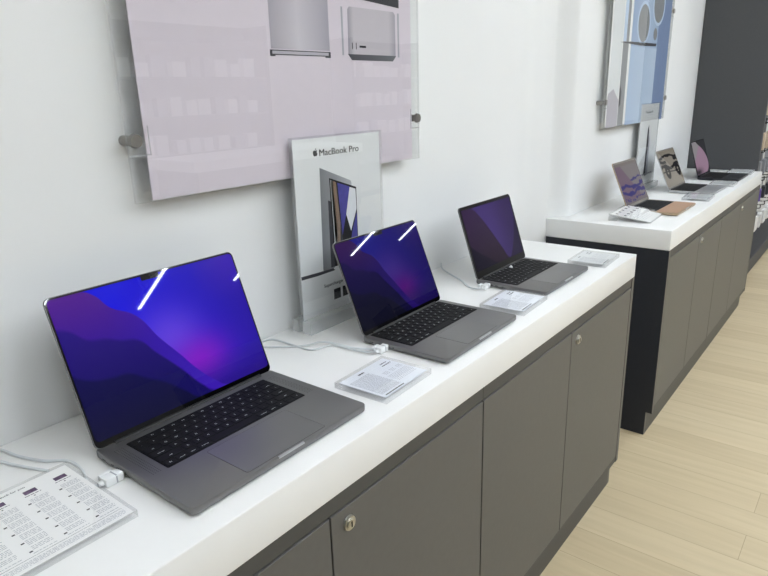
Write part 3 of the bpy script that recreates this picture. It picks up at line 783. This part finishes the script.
wall_poster('lavender poster behind clear acrylic above the foreground counter, showing silver devices', .2026, 1.0537, 1.2195, 1.86, YA, 'poster', .2365, 1.022, prints_one)
wall_poster('blue poster with large round lenses behind clear acrylic above the far counter', 2.409, 3.335, 1.2195, 1.86, YB, 'paper', 2.445, 3.305, prints_two)

# ------------------------------------------------------------------ charcoal wall rack with hanging packs
t = thing('display_rack', 'tall charcoal wall rack whose dark side panel closes the end of the far counter', 'rack', (4.13, YB, 0))
MB().box(0, .03, -.408, -.001, .0, 2.6, .002).build('side_panel', M['charcoal'], t)
MB().box(.031, 2.9, -.03, -.001, .10, 2.6).build('back_panel', M['rack'], t)
MB().box(.031, 2.9, -.33, -.001, .0, .12, .003).build('base_shelf', M['rack'], t)
MB().box(.031, 2.9, -.345, -.331, .03, .135, .002).build('shelf_lip', M['charcoal'], t)
levels = [(1.62, 'box_white', 'white blister pack hanging in the top row of the charcoal rack'), (1.36, 'box_tan', 'tan blister pack hanging in the second row of the charcoal rack'),
          (1.10, 'box_tan', 'tan and white blister pack hanging at counter height in the charcoal rack'), (.90, 'box_grey', 'grey blister pack hanging just below counter height in the charcoal rack'),
          (.68, 'box_purple', 'purple pack hanging in the row second from the bottom of the charcoal rack'), (.47, 'box_white', 'white pack hanging in the lowest row of the charcoal rack')]
for li, (z, mk, lab) in enumerate(levels):
    for k in range(8):
        x = .16+k*.19+random.uniform(-.01, .01)
        hk = MB(); hk.tube([(x, -.028, z+.012), (x, -.30, z+.012), (x, -.335, z+.026)], .0035, 6, 2)
        hk.box(x-.012, x+.012, -.335, -.331, z+.022, z+.046)
        hk.build('hook', M['slot'], t, smooth=True)
        mk2 = mk; lab2 = lab; g2 = 'packs in rack row %d' % (li+1)
        if li == 4 and k not in (1, 4): mk2 = 'box_dark'; lab2 = 'dark pack hanging in the row second from the bottom of the charcoal rack'; g2 = 'dark packs in the rack'
        ph = (.20, .2, .18, .17, .15, .17)[li]; pw = random.uniform(.055, .07)
        for dpt in (.0,):
            p = thing('blister_pack', lab2, 'pack', (4.13+x, YB-.30+dpt, z), random.uniform(-.12, .12), g2)
            c = MB(); c.prism([(-pw, -ph), (pw, -ph), (pw, -.002), (.012, .028), (-.012, .028), (-pw, -.002)], .0, .0012, 'y')
            c.build('backing_card', M['box_white'] if li in (2, 5) else M[mk2], p)
            MB().box(-pw*.8, pw*.8, -.026, -.0005, -ph+.012, -.05, .006).build('carton', M[mk2], p)

# ------------------------------------------------------------------ the other side of the aisle (mirrored in the acrylic and the screens)
def gondola(label, x0, x1, y, hgt):
    t = thing('gondola_shelf', label, 'shelf', ((x0+x1)/2, y, 0)); w = (x1-x0)/2
    MB().box(-w, w, -.35, -.32, 0, hgt).build('back_panel', M['charcoal'], t)
    for s in (-1, 1): MB().box(s*w-.015, s*w+.015, -.35, .02, 0, hgt).build('side_panel', M['charcoal'], t)
    zs = [.15+i*.36 for i in range(int((hgt-.2)/.36)+1)]
    for z in zs: MB().box(-w+.016, w-.016, -.319, .0, z-.02, z).build('shelf_board', M['rack'], t)
    for z in zs[2:-1]:
        x = -w+.12
        while x < w-.12:
            bw = random.uniform(.05, .075); bh = random.uniform(.12, .2)
            p = thing('carton', 'pale product carton standing on the charcoal shelf across the aisle', 'carton', ((x0+x1)/2+x, y-.12, z), 0, 'cartons across the aisle')
            MB().box(-bw, bw, -.04, .04, .0005, bh, .002).build('box_body', M[random.choice(['box_white', 'box_white', 'box_grey'])], p)
            x += bw*2+random.uniform(.02, .09)
gondola('charcoal shelf unit straight across the aisle, mirrored at the left of the lavender poster', 2.75, 4.5, -4.0, 2.1)
gondola('charcoal shelf unit farther along across the aisle, mirrored at the right of the lavender poster', 5.9, 7.4, -4.0, 2.05)
t = thing('display_table', 'white-topped display table across the aisle, mirrored low in the lavender poster', 'table', (3.4, -2.9, 0))
MB().box(-.95, .95, -.3, .3, .86, .94, .003).build('tabletop', M['worktop'], t)
MB().box(-.9, .9, -.27, .27, .0, .859).build('base_cabinet', M['door'], t)

# ------------------------------------------------------------------ camera, world, view
cam = bpy.data.cameras.new('camera'); co = bpy.data.objects.new('camera', cam); COL.objects.link(co)
Rv, Uv, Fv = Vector((.6169, -.7866, -.0272)), Vector((.2487, .1621, .9549)), Vector((.7467, .5959, -.2956))
m3 = Matrix((Rv, Uv, -Fv)).transposed().normalized()
co.matrix_world = Matrix.Translation((-.3832, -.5934, 1.3921)) @ m3.to_4x4()
cam.sensor_fit = 'HORIZONTAL'; cam.sensor_width = 36; cam.lens = 630.66/768*36; cam.clip_start = .01
S.camera = co
w = bpy.data.worlds.new('world'); S.world = w; w.use_nodes = True
w.node_tree.nodes['Background'].inputs['Color'].default_value = (.9, .95, 1, 1); w.node_tree.nodes['Background'].inputs['Strength'].default_value = .3
S.view_settings.view_transform = 'Standard'; S.view_settings.look = 'None'; S.view_settings.gamma = 1
S.view_settings.use_curve_mapping = False; S.view_settings.exposure = 0
